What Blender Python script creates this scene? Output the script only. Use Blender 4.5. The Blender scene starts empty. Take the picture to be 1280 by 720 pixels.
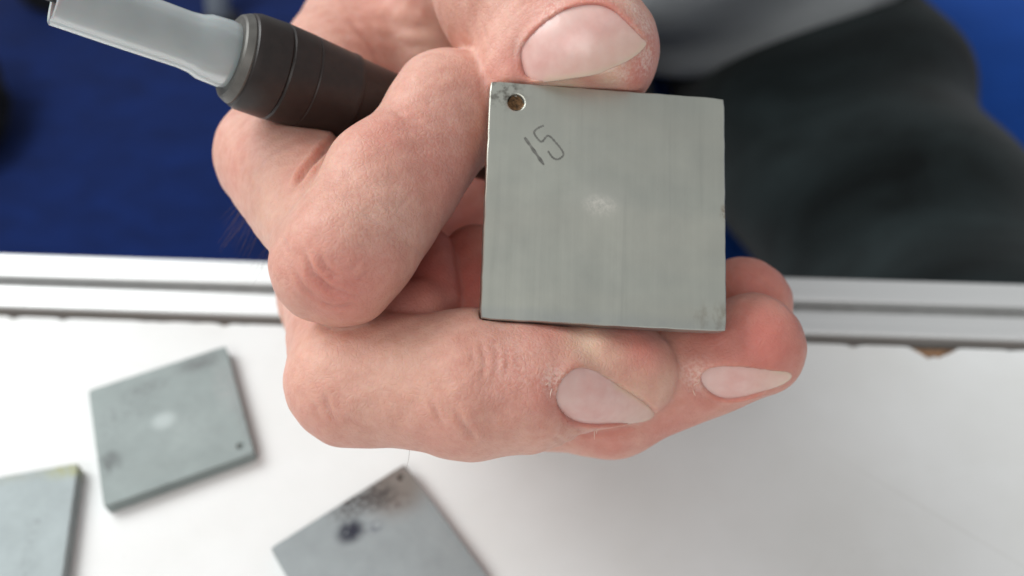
import bpy, bmesh, math, random
import numpy as np
from mathutils import Vector, Matrix

random.seed(7)
rng = np.random.default_rng(7)
SC = bpy.context.scene
COL = SC.collection

# ------------------------------------------------------------------ camera
FPX = 1108.0                                   # focal length in pixels of a 1280 wide frame
UPC = np.array([-.024, -.647, -.762]); UPC /= np.linalg.norm(UPC)
HC = 162.3                                     # lens height over the table, mm
XC = np.array([0.99788193, 0.03059524, -0.0574072])
XC -= UPC * (XC @ UPC); XC /= np.linalg.norm(XC)
YC = np.cross(UPC, XC)
M3 = np.array([XC, YC, UPC])                   # lens axes -> world axes


def to_world(p):
    """points in mm measured from the lens (x right, y down, z ahead) -> world metres"""
    p = np.asarray(p, float)
    return (p @ M3.T + np.array([0, 0, HC])) / 1000.0


cam_data = bpy.data.cameras.new('camera')
cam = bpy.data.objects.new('camera', cam_data)
COL.objects.link(cam)
cr, cu, cb = M3 @ [1, 0, 0], M3 @ [0, -1, 0], M3 @ [0, 0, -1]
cam.matrix_world = Matrix(((cr[0], cu[0], cb[0], 0), (cr[1], cu[1], cb[1], 0), (cr[2], cu[2], cb[2], HC / 1000), (0, 0, 0, 1)))
cam_data.sensor_width = 36
cam_data.lens = 36 * FPX / 1280
cam_data.clip_start = 0.005
cam_data.clip_end = 50
cam_data.dof.use_dof = True
cam_data.dof.focus_distance = 0.104
cam_data.dof.aperture_fstop = 17
SC.camera = cam

# ------------------------------------------------------------------ light
world = bpy.data.worlds.new('World')
SC.world = world
world.use_nodes = True
bg = world.node_tree.nodes['Background']
bg.inputs[0].default_value = (0.96, 0.98, 1.0, 1)
bg.inputs[1].default_value = 0.42


def area(name, loc, target, size, size_y, power, col):
    d = bpy.data.lights.new(name, 'AREA')
    d.shape = 'RECTANGLE'; d.size = size; d.size_y = size_y; d.energy = power; d.color = col
    o = bpy.data.objects.new(name, d); COL.objects.link(o)
    o.location = loc
    o.rotation_euler = (Vector(target) - Vector(loc)).to_track_quat('-Z', 'Y').to_euler()
    return o


area('window_light', (-1.15, 0.55, 1.15), (0, .1, .05), 1.2, 1.0, 26, (.97, 1, 1))
area('ceiling_light', (-0.45, -1.2, 1.6), (0.1, .3, 0), 1.4, 0.9, 12, (1, .97, .93))

SC.view_settings.view_transform = 'Standard'
SC.view_settings.look = 'None'
SC.view_settings.exposure = 0
SC.view_settings.gamma = 1
SC.render.engine = 'CYCLES'
SC.cycles.use_denoising = True


# ------------------------------------------------------------------ helpers
def link(name, me, parent=None, mat=None):
    if name in ('handle', 'collar', 'sleeve', 'fingernail'): me.set_sharp_from_angle(angle=math.radians(28))
    o = bpy.data.objects.new(name, me); COL.objects.link(o)
    if parent is not None:
        o.parent = parent
    if mat is not None:
        me.materials.append(mat)
    return o


def tag(o, label, cat, group=None):
    o['label'] = label; o['category'] = cat
    if group: o['group'] = group
    return o


def empty(name, loc=(0, 0, 0)):
    o = bpy.data.objects.new(name, None); COL.objects.link(o)
    o.location = loc; o.empty_display_size = .01
    return o


def smooth(me):
    me.polygons.foreach_set('use_smooth', [True] * len(me.polygons))


def mesh_np(name, v, f, sm=True):
    me = bpy.data.meshes.new(name)
    me.from_pydata(np.asarray(v).tolist(), [], np.asarray(f).tolist() if isinstance(f, np.ndarray) else f)
    if sm: smooth(me)
    me.update()
    return me


def bm_mesh(name, bm, sm=False):
    me = bpy.data.meshes.new(name)
    bm.normal_update(); bm.to_mesh(me); bm.free()
    if sm: smooth(me)
    return me


def box_bm(bm, x0, x1, y0, y1, z0, z1):
    vs = [bm.verts.new((x, y, z)) for x in (x0, x1) for y in (y0, y1) for z in (z0, z1)]
    for q in ((0, 1, 3, 2), (4, 6, 7, 5), (0, 4, 5, 1), (2, 3, 7, 6), (0, 2, 6, 4), (1, 5, 7, 3)):
        bm.faces.new([vs[i] for i in q])


def tube(pts, rad, seg=6, cap=True):
    """tapered tube through points; verts, faces"""
    pts = np.asarray(pts, float); n = len(pts)
    rad = np.broadcast_to(np.asarray(rad, float), (n,))
    V, Fc = [], []
    ref = np.array([.3, .5, .81])
    for i in range(n):
        t = pts[min(i + 1, n - 1)] - pts[max(i - 1, 0)]; t /= np.linalg.norm(t)
        a = np.cross(t, ref); a /= np.linalg.norm(a); b = np.cross(t, a)
        for k in range(seg):
            q = 2 * math.pi * k / seg
            V.append(pts[i] + rad[i] * (math.cos(q) * a + math.sin(q) * b))
    for i in range(n - 1):
        for k in range(seg):
            k2 = (k + 1) % seg
            Fc.append((i * seg + k, i * seg + k2, (i + 1) * seg + k2, (i + 1) * seg + k))
    if cap:
        Fc.append(tuple(range(seg))[::-1]); Fc.append(tuple((n - 1) * seg + k for k in range(seg)))
    return V, Fc


def lathe(axis0, axis1, prof, seg=64, a0=0, a1=2 * math.pi):
    """profile [(t mm along, r mm)] turned about the axis from axis0 towards axis1 (lens mm) -> world verts, faces"""
    A = np.asarray(axis0, float); d = np.asarray(axis1, float) - A; d /= np.linalg.norm(d)
    e1 = np.cross(d, [0, 0, 1.]); e1 /= np.linalg.norm(e1); e2 = np.cross(d, e1)
    full = abs(a1 - a0 - 2 * math.pi) < 1e-6
    m = seg if full else seg + 1
    V, Fc = [], []
    for t, r in prof:
        for k in range(m):
            q = a0 + (a1 - a0) * k / seg
            V.append(A + d * t + r * (math.cos(q) * e1 + math.sin(q) * e2))
    for i in range(len(prof) - 1):
        for k in range(seg):
            k2 = (k + 1) % m
            Fc.append((i * m + k, i * m + k2, (i + 1) * m + k2, (i + 1) * m + k))
    return to_world(np.array(V)), Fc


# ------------------------------------------------------------------ node helpers
def new_mat(name):
    m = bpy.data.materials.new(name); m.use_nodes = True
    nt = m.node_tree
    return m, nt, nt.nodes['Principled BSDF']


def N(nt, typ, **kw):
    n = nt.nodes.new(typ)
    for k, v in kw.items():
        if k == 'inp':
            for kk, vv in v.items(): n.inputs[kk].default_value = vv
        else:
            setattr(n, k, v)
    return n


def L(nt, a, b): nt.links.new(a, b)


def ramp(nt, src, stops):
    r = N(nt, 'ShaderNodeValToRGB')
    el = r.color_ramp.elements
    while len(el) < len(stops): el.new(.5)
    for e, (p, c) in zip(el, stops):
        e.position = p; e.color = c if len(c) == 4 else (*c, 1)
    L(nt, src, r.inputs[0])
    return r.outputs[0]


def mix(nt, fac, a, b, mode='MIX'):
    m = N(nt, 'ShaderNodeMix', data_type='RGBA', blend_type=mode)
    for s, v in ((0, fac), (6, a), (7, b)):
        if isinstance(v, bpy.types.NodeSocket): L(nt, v, m.inputs[s])
        else: m.inputs[s].default_value = v if not isinstance(v, tuple) or len(v) == 4 else (*v, 1)
    return m.outputs[2]


def mth(nt, op, a, b=None, c=None):
    m = N(nt, 'ShaderNodeMath', operation=op)
    for i, v in enumerate((a, b, c)):
        if v is None: continue
        if isinstance(v, bpy.types.NodeSocket): L(nt, v, m.inputs[i])
        else: m.inputs[i].default_value = v
    return m.outputs[0]


def noise(nt, co, scale, detail=3, rough=.5, stretch=None, dist=0):
    if stretch:
        mp = N(nt, 'ShaderNodeMapping'); mp.inputs['Scale'].default_value = stretch
        L(nt, co, mp.inputs[0]); co = mp.outputs[0]
    n = N(nt, 'ShaderNodeTexNoise')
    n.inputs['Scale'].default_value = scale; n.inputs['Detail'].default_value = detail
    n.inputs['Roughness'].default_value = rough; n.inputs['Distortion'].default_value = dist
    L(nt, co, n.inputs['Vector'])
    return n.outputs['Fac']


def bump(nt, bsdf, h, dist, strength=1):
    b = N(nt, 'ShaderNodeBump'); b.inputs['Distance'].default_value = dist; b.inputs['Strength'].default_value = strength
    L(nt, h, b.inputs['Height']); L(nt, b.outputs[0], bsdf.inputs['Normal'])
    return b


def objco(nt): return N(nt, 'ShaderNodeTexCoord').outputs['Object']


def attr(nt, name): return N(nt, 'ShaderNodeAttribute', attribute_name=name).outputs['Fac']


def blob(nt, co, c, r, soft=1.0):
    """1 at c falling to 0 at radius r (object metres, sizes per axis)"""
    mp = N(nt, 'ShaderNodeMapping', vector_type='TEXTURE')
    mp.inputs['Location'].default_value = c; mp.inputs['Scale'].default_value = r
    L(nt, co, mp.inputs[0])
    ln = N(nt, 'ShaderNodeVectorMath', operation='LENGTH'); L(nt, mp.outputs[0], ln.inputs[0])
    mr = N(nt, 'ShaderNodeMapRange', interpolation_type='SMOOTHSTEP')
    mr.inputs[1].default_value = 1.0; mr.inputs[2].default_value = 1 - soft
    L(nt, ln.outputs['Value'], mr.inputs[0])
    return mr.outputs[0]


# ------------------------------------------------------------------ materials
def mat_plain(name, col, rough=.5, metal=0.0, nscale=0, namt=.2, bumpd=0, spec=.5):
    m, nt, b = new_mat(name)
    b.inputs['Roughness'].default_value = rough; b.inputs['Metallic'].default_value = metal
    b.inputs['Specular IOR Level'].default_value = spec
    co = objco(nt)
    n = noise(nt, co, nscale or 50, 4)
    dk = tuple(c * (1 - namt) for c in col); lt = tuple(min(1, c * (1 + namt)) for c in col)
    L(nt, ramp(nt, n, [(.3, dk), (.7, lt)]), b.inputs['Base Color'])
    if bumpd: bump(nt, b, n, bumpd)
    return m


def mat_board():
    m, nt, b = new_mat('white_laminate')
    co = objco(nt)
    n = noise(nt, co, 45, 5); n2 = noise(nt, co, 900, 3)
    c = ramp(nt, n, [(.3, (.75, .755, .74)), (.7, (.81, .82, .815))])
    sp = ramp(nt, noise(nt, co, 260, 2), [(.70, (0, 0, 0)), (.78, (1, 1, 1))])
    c = mix(nt, mth(nt, 'MULTIPLY', sp, .12), c, (.5, .46, .4))
    for cx_, cy_, an_, ln_, w_s in ((.075, .082, -.62, .030, .0004), (-.02, .10, .3, .016, .0003), (-.10, .112, -.2, .012, .0004), (.04, .06, .9, .02, .0003), (.09, .05, .1, .02, .0003)):
        mp = N(nt, 'ShaderNodeMapping', vector_type='TEXTURE'); mp.inputs['Location'].default_value = (cx_, cy_, 0); mp.inputs['Rotation'].default_value = (0, 0, an_); mp.inputs['Scale'].default_value = (ln_, w_s, 1)
        L(nt, co, mp.inputs[0]); ln2 = N(nt, 'ShaderNodeVectorMath', operation='LENGTH'); L(nt, mp.outputs[0], ln2.inputs[0])
        mr = N(nt, 'ShaderNodeMapRange'); mr.inputs[1].default_value = 1.0; mr.inputs[2].default_value = .2; L(nt, ln2.outputs['Value'], mr.inputs[0])
        c = mix(nt, mth(nt, 'MULTIPLY', mr.outputs[0], .16), c, (.45, .42, .38))
    sm = ramp(nt, noise(nt, co, 22, 4, .6, (1, 2.2, 1), .5), [(.55, (0, 0, 0)), (.75, (1, 1, 1))])
    c = mix(nt, mth(nt, 'MULTIPLY', sm, .10), c, (.55, .52, .47))
    L(nt, c, b.inputs['Base Color'])
    b.inputs['Roughness'].default_value = .42
    bump(nt, b, n2, .00003)
    return m


def mat_chip():
    return mat_plain('raw_chipboard', (.23, .13, .07), .9, 0, 900, .5, .0003)


def mat_alu():
    m, nt, b = new_mat('anodised_aluminium')
    co = objco(nt)
    n = noise(nt, co, 600, 3, .5, (.02, 1, 1))
    L(nt, ramp(nt, n, [(.3, (.74, .745, .74)), (.7, (.82, .825, .82))]), b.inputs['Base Color'])
    b.inputs['Metallic'].default_value = .55; b.inputs['Roughness'].default_value = .45
    bump(nt, b, n, .00002)
    return m


def mat_held():
    m, nt, b = new_mat('brushed_galvanised_steel')
    co = objco(nt)
    st = noise(nt, co, 900, 4, .6, (1, .022, 1))          # vertical brush lines
    st2 = noise(nt, co, 260, 3, .6, (1, .05, 1))
    cl = noise(nt, co, 120, 4, .6)
    c = ramp(nt, st2, [(.3, (.45, .462, .39)), (.7, (.50, .512, .435))])
    c = mix(nt, .35, c, ramp(nt, st, [(.35, (.47, .485, .45)), (.65, (.57, .58, .54))]))
    c = mix(nt, .25, c, ramp(nt, cl, [(.3, (.47, .485, .46)), (.7, (.56, .57, .52))]))
    # measured spot in the middle
    spot = mth(nt, 'MULTIPLY', blob(nt, co, (-.0008, -.0002, 0), (.0030, .0019, .02), .8),
               ramp(nt, noise(nt, co, 1500, 3, .7), [(.38, (.15, .15, .15)), (.62, (1, 1, 1))]))
    halo = blob(nt, co, (-.0006, .0002, 0), (.0060, .0040, .02), 1)
    c = mix(nt, mth(nt, 'MULTIPLY', halo, .34), c, (.70, .69, .62))
    c = mix(nt, mth(nt, 'MULTIPLY', spot, .85), c, (.83, .80, .72))
    # stains: corner of the hole, lower right corner, edges
    fine = noise(nt, co, 1700, 4, .7)
    s1 = mth(nt, 'MULTIPLY', blob(nt, co, (-.0134, .0137, 0), (.0042, .0030, .03), .8),
             ramp(nt, noise(nt, co, 900, 3, .6), [(.46, (0, 0, 0)), (.66, (1, 1, 1))]))
    c = mix(nt, mth(nt, 'MULTIPLY', s1, .95), c, (.05, .038, .03))
    s2 = mth(nt, 'MULTIPLY', blob(nt, co, (.0138, -.0140, 0), (.0046, .0034, .03), .9),
             ramp(nt, noise(nt, co, 800, 4, .7, (1, .45, 1)), [(.44, (0, 0, 0)), (.72, (1, 1, 1))]))
    c = mix(nt, mth(nt, 'MULTIPLY', s2, .95), c, (.17, .115, .06))
    s3 = mth(nt, 'MULTIPLY', blob(nt, co, (.0152, -.0001, 0), (.0012, .0016, .03), .7),
             ramp(nt, fine, [(.4, (0, 0, 0)), (.55, (1, 1, 1))]))
    c = mix(nt, mth(nt, 'MULTIPLY', s3, .7), c, (.24, .15, .08))
    # fine darker line of wear along the lower edge
    sx = N(nt, 'ShaderNodeSeparateXYZ'); L(nt, co, sx.inputs[0])
    low = N(nt, 'ShaderNodeMapRange', interpolation_type='SMOOTHSTEP')
    low.inputs[1].default_value = -.0128; low.inputs[2].default_value = -.0146; L(nt, sx.outputs[1], low.inputs[0])
    c = mix(nt, mth(nt, 'MULTIPLY', low.outputs[0], mth(nt, 'MULTIPLY', noise(nt, co, 500, 3), .8)), c, (.34, .37, .38))
    ax_ = N(nt, 'ShaderNodeMath', operation='LESS_THAN'); L(nt, mth(nt, 'ADD', sx.outputs[0], mth(nt, 'MULTIPLY', sx.outputs[2], .5)), ax_.inputs[0]); ax_.inputs[1].default_value = -.01510
    c = mix(nt, mth(nt, 'MULTIPLY', ax_.outputs[0], ramp(nt, noise(nt, co, 420, 4, .7), [(.42, (.15, .15, .15)), (.6, (1, 1, 1))])), c, (.40, .20, .11))
    band = noise(nt, co, 90, 3, .5, (.22, 1.6, 1))  # soft light and dark reflections, painted as bands into the base colour
    c = mix(nt, mth(nt, 'MULTIPLY', ramp(nt, band, [(.42, (0, 0, 0)), (.62, (1, 1, 1))]), .35), c, (.56, .55, .48))
    sc_ = ramp(nt, noise(nt, co, 700, 2, .5, (1, .03, 1), .4), [(.66, (0, 0, 0)), (.70, (1, 1, 1))])
    c = mix(nt, mth(nt, 'MULTIPLY', sc_, .09), c, (.30, .31, .29))
    # tiny scratches and specks
    sp = ramp(nt, noise(nt, co, 2600, 2, .5), [(.74, (0, 0, 0)), (.79, (1, 1, 1))])
    c = mix(nt, mth(nt, 'MULTIPLY', sp, .35), c, (.2, .19, .17))
    L(nt, c, b.inputs['Base Color'])
    b.inputs['Metallic'].default_value = .9
    L(nt, ramp(nt, cl, [(.3, (.36, .36, .36)), (.7, (.46, .46, .46))]), b.inputs['Roughness'])
    bump(nt, b, st, .000012)
    return m


def mat_zinc(name, base, marks, rough=.48):
    """dull hot dip zinc with clouds; marks = [(x, y, rx, ry, lo, hi, colour, amount)] in metres on the face"""
    m, nt, b = new_mat(name)
    co = objco(nt)
    n = noise(nt, co, 130, 5, .6, None, .6); n2 = noise(nt, co, 420, 4, .65)
    c = ramp(nt, n, [(.28, tuple(x * .84 for x in base)), (.72, tuple(x * 1.1 for x in base))])
    c = mix(nt, .3, c, ramp(nt, n2, [(.3, tuple(x * .85 for x in base)), (.7, tuple(x * 1.08 for x in base))]))
    fine = noise(nt, co, 800, 5, .7)
    for x, y, rx, ry, lo, hi, col, amt in marks:
        s = blob(nt, co, (x, y, .0015), (rx, ry, .02), .75)
        if lo is not None:
            s = mth(nt, 'MULTIPLY', s, ramp(nt, fine, [(lo, (0, 0, 0)), (hi, (1, 1, 1))]))
        c = mix(nt, mth(nt, 'MULTIPLY', s, amt), c, col)
    L(nt, c, b.inputs['Base Color'])
    b.inputs['Metallic'].default_value = .25; b.inputs['Roughness'].default_value = .58
    bump(nt, b, n2, .00003)
    return m


def mat_skin():
    m, nt, b = new_mat('skin')
    co = objco(nt)
    n = noise(nt, co, 120, 4, .6); n2 = noise(nt, co, 600, 4, .65)
    c = ramp(nt, n, [(.3, (.63, .325, .255)), (.7, (.72, .415, .332))])
    mott = ramp(nt, n2, [(.35, (.565, .25, .19)), (.65, (.76, .47, .38))])
    c = mix(nt, .36, c, mott)
    c = mix(nt, attr(nt, 'redness'), c, (.56, .135, .11))
    c = mix(nt, attr(nt, 'pallor'), c, (.80, .57, .42))
    c = mix(nt, mth(nt, 'MULTIPLY', attr(nt, 'dryness'), ramp(nt, noise(nt, co, 2200, 4, .7), [(.42, (.1, .1, .1)), (.6, (1, 1, 1))])), c, (.84, .68, .60))
    L(nt, c, b.inputs['Base Color'])
    b.inputs['Subsurface Weight'].default_value = .55
    b.inputs['Subsurface Radius'].default_value = (1.0, .38, .2)
    b.inputs['Subsurface Scale'].default_value = .0022
    b.inputs['Roughness'].default_value = .52
    b.inputs['Specular IOR Level'].default_value = .38
    # skin relief: cells, fine furrows and larger creases
    v = N(nt, 'ShaderNodeTexVoronoi', feature='DISTANCE_TO_EDGE'); v.inputs['Scale'].default_value = 1500
    wn = N(nt, 'ShaderNodeTexNoise'); wn.inputs['Scale'].default_value = 500; L(nt, co, wn.inputs['Vector'])
    wv = N(nt, 'ShaderNodeVectorMath', operation='MULTIPLY_ADD')
    wv.inputs[1].default_value = (.0012,) * 3; L(nt, wn.outputs['Color'], wv.inputs[0]); L(nt, co, wv.inputs[2])
    L(nt, wv.outputs[0], v.inputs['Vector'])
    cells = ramp(nt, v.outputs['Distance'], [(0, (0, 0, 0)), (.22, (1, 1, 1))])
    fur = noise(nt, co, 1100, 4, .65, (1.0, .45, .7), .8)
    hgt = mth(nt, 'ADD', mth(nt, 'MULTIPLY', cells, .30), mth(nt, 'MULTIPLY', fur, .75))
    hgt = mth(nt, 'ADD', hgt, mth(nt, 'MULTIPLY', noise(nt, co, 260, 4, .6), .8))
    bump(nt, b, hgt, .00012, .8)
    return m


def mat_nail():
    m, nt, b = new_mat('fingernail')
    co = objco(nt)
    e = attr(nt, 'free_edge'); lun = attr(nt, 'lunula'); rid = attr(nt, 'ridge')
    n = noise(nt, co, 500, 3)
    c = ramp(nt, n, [(.3, (.74, .41, .365)), (.7, (.81, .51, .46))])
    c = mix(nt, mth(nt, 'MULTIPLY', lun, .5), c, (.74, .52, .47))
    c = mix(nt, mth(nt, 'MULTIPLY', e, .7), c, (.79, .60, .45))
    L(nt, c, b.inputs['Base Color'])
    b.inputs['Subsurface Weight'].default_value = .35
    b.inputs['Subsurface Radius'].default_value = (1.0, .4, .3); b.inputs['Subsurface Scale'].default_value = .0012
    b.inputs['Roughness'].default_value = .27; b.inputs['Specular IOR Level'].default_value = .55; b.inputs['Coat Weight'].default_value = .25; b.inputs['Coat Roughness'].default_value = .15
    h = N(nt, 'ShaderNodeMath', operation='SINE'); L(nt, mth(nt, 'MULTIPLY', rid, 60.0), h.inputs[0])
    bump(nt, b, mth(nt, 'ADD', mth(nt, 'MULTIPLY', h.outputs[0], .08), n), .00003)
    return m


def mat_cloth(name, col, scale=1800, sheen=.3, namt=.3):
    m, nt, b = new_mat(name)
    co = objco(nt)
    w = noise(nt, co, scale, 2, .6, (1, .3, 1)); n = noise(nt, co, 16, 4, .5, (1, 1.8, 1), .6)
    c = ramp(nt, n, [(.3, tuple(x * (1 - namt) for x in col)), (.7, tuple(x * (1 + namt) for x in col))])
    c = mix(nt, .25, c, ramp(nt, w, [(.3, tuple(x * .6 for x in col)), (.7, tuple(x * 1.5 for x in col))]))
    L(nt, c, b.inputs['Base Color'])
    b.inputs['Roughness'].default_value = .95; b.inputs['Specular IOR Level'].default_value = .15
    b.inputs['Sheen Weight'].default_value = sheen
    bump(nt, b, w, .0004)
    return m


# ------------------------------------------------------------------ the place: floor, workbench
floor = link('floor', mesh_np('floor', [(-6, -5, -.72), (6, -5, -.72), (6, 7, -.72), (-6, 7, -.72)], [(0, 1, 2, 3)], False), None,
             mat_cloth('blue_carpet', (.0025, .016, .10), 900, .1, .3))  # navy holds the floor's shaded tone; its lit part is the added blue block
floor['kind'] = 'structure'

M_board, M_chip, M_alu = mat_board(), mat_chip(), mat_alu()
bench = empty('workbench', (0, 0, 0))
tag(bench, 'white laminate workbench with chipped edge and a grooved aluminium rail', 'workbench')
# board: ragged far edge, top sheet 0.8 mm thick on raw chipboard
nx = 900
xs = np.linspace(-.55, .55, nx)
jag = np.zeros(nx)
for sc, am in ((.02, .25), (.006, .3), (.002, .22)):
    k = rng.normal(size=int(1.1 / sc) + 4)
    jag += am * np.interp((xs + .55) / sc, np.arange(len(k)), k)
edge = .1237 - np.clip(jag, 0, None) * .00055
for cx, w, dpt in ((.0832, .0056, .0030), (.0655, .0016, .0006), (.1, .0014, .0004), (-.118, .0015, .0006), (-.079, .0018, .0006), (-.13, .0012, .0007), (.052, .0014, .0006)):
    edge -= dpt * np.clip(1 - np.abs((xs - cx) / w) ** 1.6, 0, None) * (1 + .25 * np.interp(xs * 1500, np.arange(-900, 900), rng.normal(size=1800)))
V = []; Fc = []
for i, x in enumerate(xs):
    V += [(x, -.45, 0), (x, edge[i], 0), (x, edge[i], -.0008), (x, -.45, -.0008)]
for i in range(nx - 1):
    a = 4 * i; b_ = a + 4
    Fc += [(a, b_, b_ + 1, a + 1), (a + 1, b_ + 1, b_ + 2, a + 2), (a + 2, b_ + 2, b_ + 3, a + 3), (a + 3, b_ + 3, b_, a)]
link('laminate_sheet', mesh_np('laminate_sheet', V, Fc, False), bench, M_board)
bm = bmesh.new(); box_bm(bm, -.55, .55, -.45, .1239, -.018, -.0009)
link('chipboard_core', bm_mesh('chipboard_core', bm), bench, M_chip)
# aluminium rail: 17 x 20 mm profile with a slot on top (y, z) mm
prof = [(126.7, -20), (126.7, -.6), (127.0, -.2), (127.4, 0), (132.8, 0), (133.1, -.25), (133.1, -1.8), (131.2, -2.0), (131.2, -5.5), (138.4, -5.5),
        (138.4, -2.0), (136.5, -1.8), (136.5, -.25), (136.8, 0), (143.2, 0), (143.6, -.4), (143.6, -20)]
V = []; Fc = []
for x in (-.55, .55):
    V += [(x, y / 1000, z / 1000) for y, z in prof]
n = len(prof)
for i in range(n):
    j = (i + 1) % n
    Fc.append((i, j, n + j, n + i))
Fc += [tuple(range(n))[::-1], tuple(range(n, 2 * n))]
link('edge_rail', mesh_np('edge_rail', V, Fc, False), bench, M_alu)
bm = bmesh.new(); box_bm(bm, -.55, .55, .1312, .1384, -.0054, -.0026)
link('slot_insert', bm_mesh('slot_insert', bm), bench, mat_plain('grey_slot_strip', (.36, .365, .36), .5, 0, 300, .1))
bm = bmesh.new(); box_bm(bm, -.55, .55, .1240, .1266, -.018, -.004)
link('joint_filler', bm_mesh('joint_filler', bm), bench, mat_plain('dusty_joint', (.09, .085, .075), .95, 0, 700, .5, .0004))


# ------------------------------------------------------------------ implicit surfaces
def smin(a, b, k):
    h = np.clip(.5 + .5 * (b - a) / k, 0, 1)
    return b + (a - b) * h - k * h * (1 - h)


def cap(p, a, b, ra, rb):
    a = np.asarray(a, np.float32); d = np.asarray(b, np.float32) - a
    q = p - a
    h = np.clip(q @ d / float(d @ d), 0, 1)
    return np.sqrt(((q - h[:, None] * d) ** 2).sum(1)) - (ra + (rb - ra) * h)


def ell(p, c, r, ax=None):
    q = p - np.asarray(c, np.float32)
    if ax is not None: q = q @ np.asarray(ax, np.float32).T
    r = np.asarray(r, np.float32)
    k0 = np.sqrt(((q / r) ** 2).sum(1)); k1 = np.sqrt(((q / (r * r)) ** 2).sum(1)) + 1e-9
    return k0 * (k0 - 1) / k1


def surface_net(fn, lo, hi, step):
    ax = [np.arange(l, h + step, step, dtype=np.float32) for l, h in zip(lo, hi)]
    nx_, ny_, nz_ = map(len, ax)
    D = np.empty((nx_, ny_, nz_), np.float32)
    YY, ZZ = np.meshgrid(ax[1], ax[2], indexing='ij')
    for i0 in range(0, nx_, 8):
        sl = ax[0][i0:i0 + 8]
        P_ = np.empty((len(sl), ny_, nz_, 3), np.float32)
        P_[..., 0] = sl[:, None, None]; P_[..., 1] = YY; P_[..., 2] = ZZ
        D[i0:i0 + 8] = fn(P_.reshape(-1, 3)).reshape(len(sl), ny_, nz_)
    S = D < 0
    cnt = np.zeros((nx_ - 1, ny_ - 1, nz_ - 1), np.int8)
    for dx in (0, 1):
        for dy in (0, 1):
            for dz in (0, 1):
                cnt += S[dx:nx_ - 1 + dx, dy:ny_ - 1 + dy, dz:nz_ - 1 + dz]
    act = (cnt > 0) & (cnt < 8)
    idx = -np.ones(act.shape, np.int64); I = np.argwhere(act); idx[act] = np.arange(len(I))
    acc = np.zeros((len(I), 3)); num = np.zeros(len(I))
    cor = [(a, b, c) for a in (0, 1) for b in (0, 1) for c in (0, 1)]
    for a in cor:
        for k in range(3):
            if a[k]: continue
            b = list(a); b[k] = 1
            da = D[I[:, 0] + a[0], I[:, 1] + a[1], I[:, 2] + a[2]]; db = D[I[:, 0] + b[0], I[:, 1] + b[1], I[:, 2] + b[2]]
            x = (da < 0) != (db < 0)
            t = np.where(x, da / np.where(x, da - db, 1), 0)
            pt = np.tile(np.array(a, float), (len(I), 1)); pt[:, k] += t
            acc[x] += pt[x]; num[x] += 1
    V = (I + acc / num[:, None]) * step + np.array(lo)
    Fs = []
    for k in range(3):
        o1, o2 = [(1, 2), (2, 0), (0, 1)][k]
        sh = [slice(None)] * 3; sh2 = [slice(None)] * 3
        sh[k] = slice(0, -1); sh2[k] = slice(1, None)
        e = np.argwhere(S[tuple(sh)] != S[tuple(sh2)])
        e = e[(e[:, o1] > 0) & (e[:, o2] > 0) & (e[:, o1] < S.shape[o1] - 1) & (e[:, o2] < S.shape[o2] - 1)]
        ins = S[e[:, 0], e[:, 1], e[:, 2]]
        q = []
        for d1, d2 in ((-1, -1), (0, -1), (0, 0), (-1, 0)):
            c = e.copy(); c[:, o1] += d1; c[:, o2] += d2
            q.append(idx[c[:, 0], c[:, 1], c[:, 2]])
        q = np.stack(q, 1)
        q[~ins] = q[~ins][:, ::-1]
        Fs.append(q)
    return V, np.concatenate(Fs)


def split_quads(V, Fq):
    """one linear subdivision of a quad mesh"""
    nV = len(V)
    E_ = np.concatenate([Fq[:, [i, (i + 1) % 4]] for i in range(4)]); E_.sort(1)
    key = E_[:, 0] * nV + E_[:, 1]
    u, first, inv = np.unique(key, return_index=True, return_inverse=True)
    em = V[E_[first]].mean(1); fm = V[Fq].mean(1)
    n = len(Fq); ei = nV + inv.reshape(4, n); fi = nV + len(u) + np.arange(n)
    out = np.concatenate([np.stack([Fq[:, i], ei[i], fi, ei[(i + 3) % 4]], 1) for i in range(4)])
    return np.concatenate([V, em, fm]), out


def grad(fn, p, e=.05):
    g = np.stack([fn(p + d) - fn(p - d) for d in (np.eye(3) * e).astype(np.float32)], 1) / (2 * e)
    return g


def project(fn, V, it=3):
    V = V.astype(np.float32)
    for _ in range(it):
        d = fn(V); g = grad(fn, V)
        V = V - (np.clip(d, -.6, .6) / np.maximum((g ** 2).sum(1), .3))[:, None] * g
    return V


def P(px, py, z): return np.array([(px - 640) / FPX * z, (py - 360) / FPX * z, z], np.float32)


# held plate: pose measured from its four corners
def rodr(w):
    t = np.linalg.norm(w); k = np.array(w) / t
    K = np.array([[0, -k[2], k[1]], [k[2], 0, -k[0]], [-k[1], k[0], 0]])
    return np.eye(3) + math.sin(t) * K + (1 - math.cos(t)) * K @ K


PR = rodr([-.183, -.100, .045]); PC = np.array([11.683, -10.263, 108.969]); PT = 2.6
PROBE_A = P(289, 70, 114); PROBE_B = P(480, 137, 127)
PD = (PROBE_B - PROBE_A) / np.linalg.norm(PROBE_B - PROBE_A)


def plate_sd(p):
    q = (p - PC.astype(np.float32)) @ PR.astype(np.float32)
    q = np.abs(q - np.array([0, 0, PT / 2], np.float32)) - np.array([15.02, 15.02, PT / 2 + .02], np.float32)
    return np.linalg.norm(np.maximum(q, 0), axis=1) + np.minimum(q.max(1), 0)


def probe_sd(p):
    q = p - PROBE_A
    t = q @ PD
    r = np.sqrt(np.maximum((q * q).sum(1) - t * t, 0))
    rr = np.interp(t, [0, 1, 4, 8, 16, 22, 60], [4.5, 6.1, 6.4, 6.4, 5.8, 5.5, 5.0]).astype(np.float32)
    return np.maximum(r - rr, -t)


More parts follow.
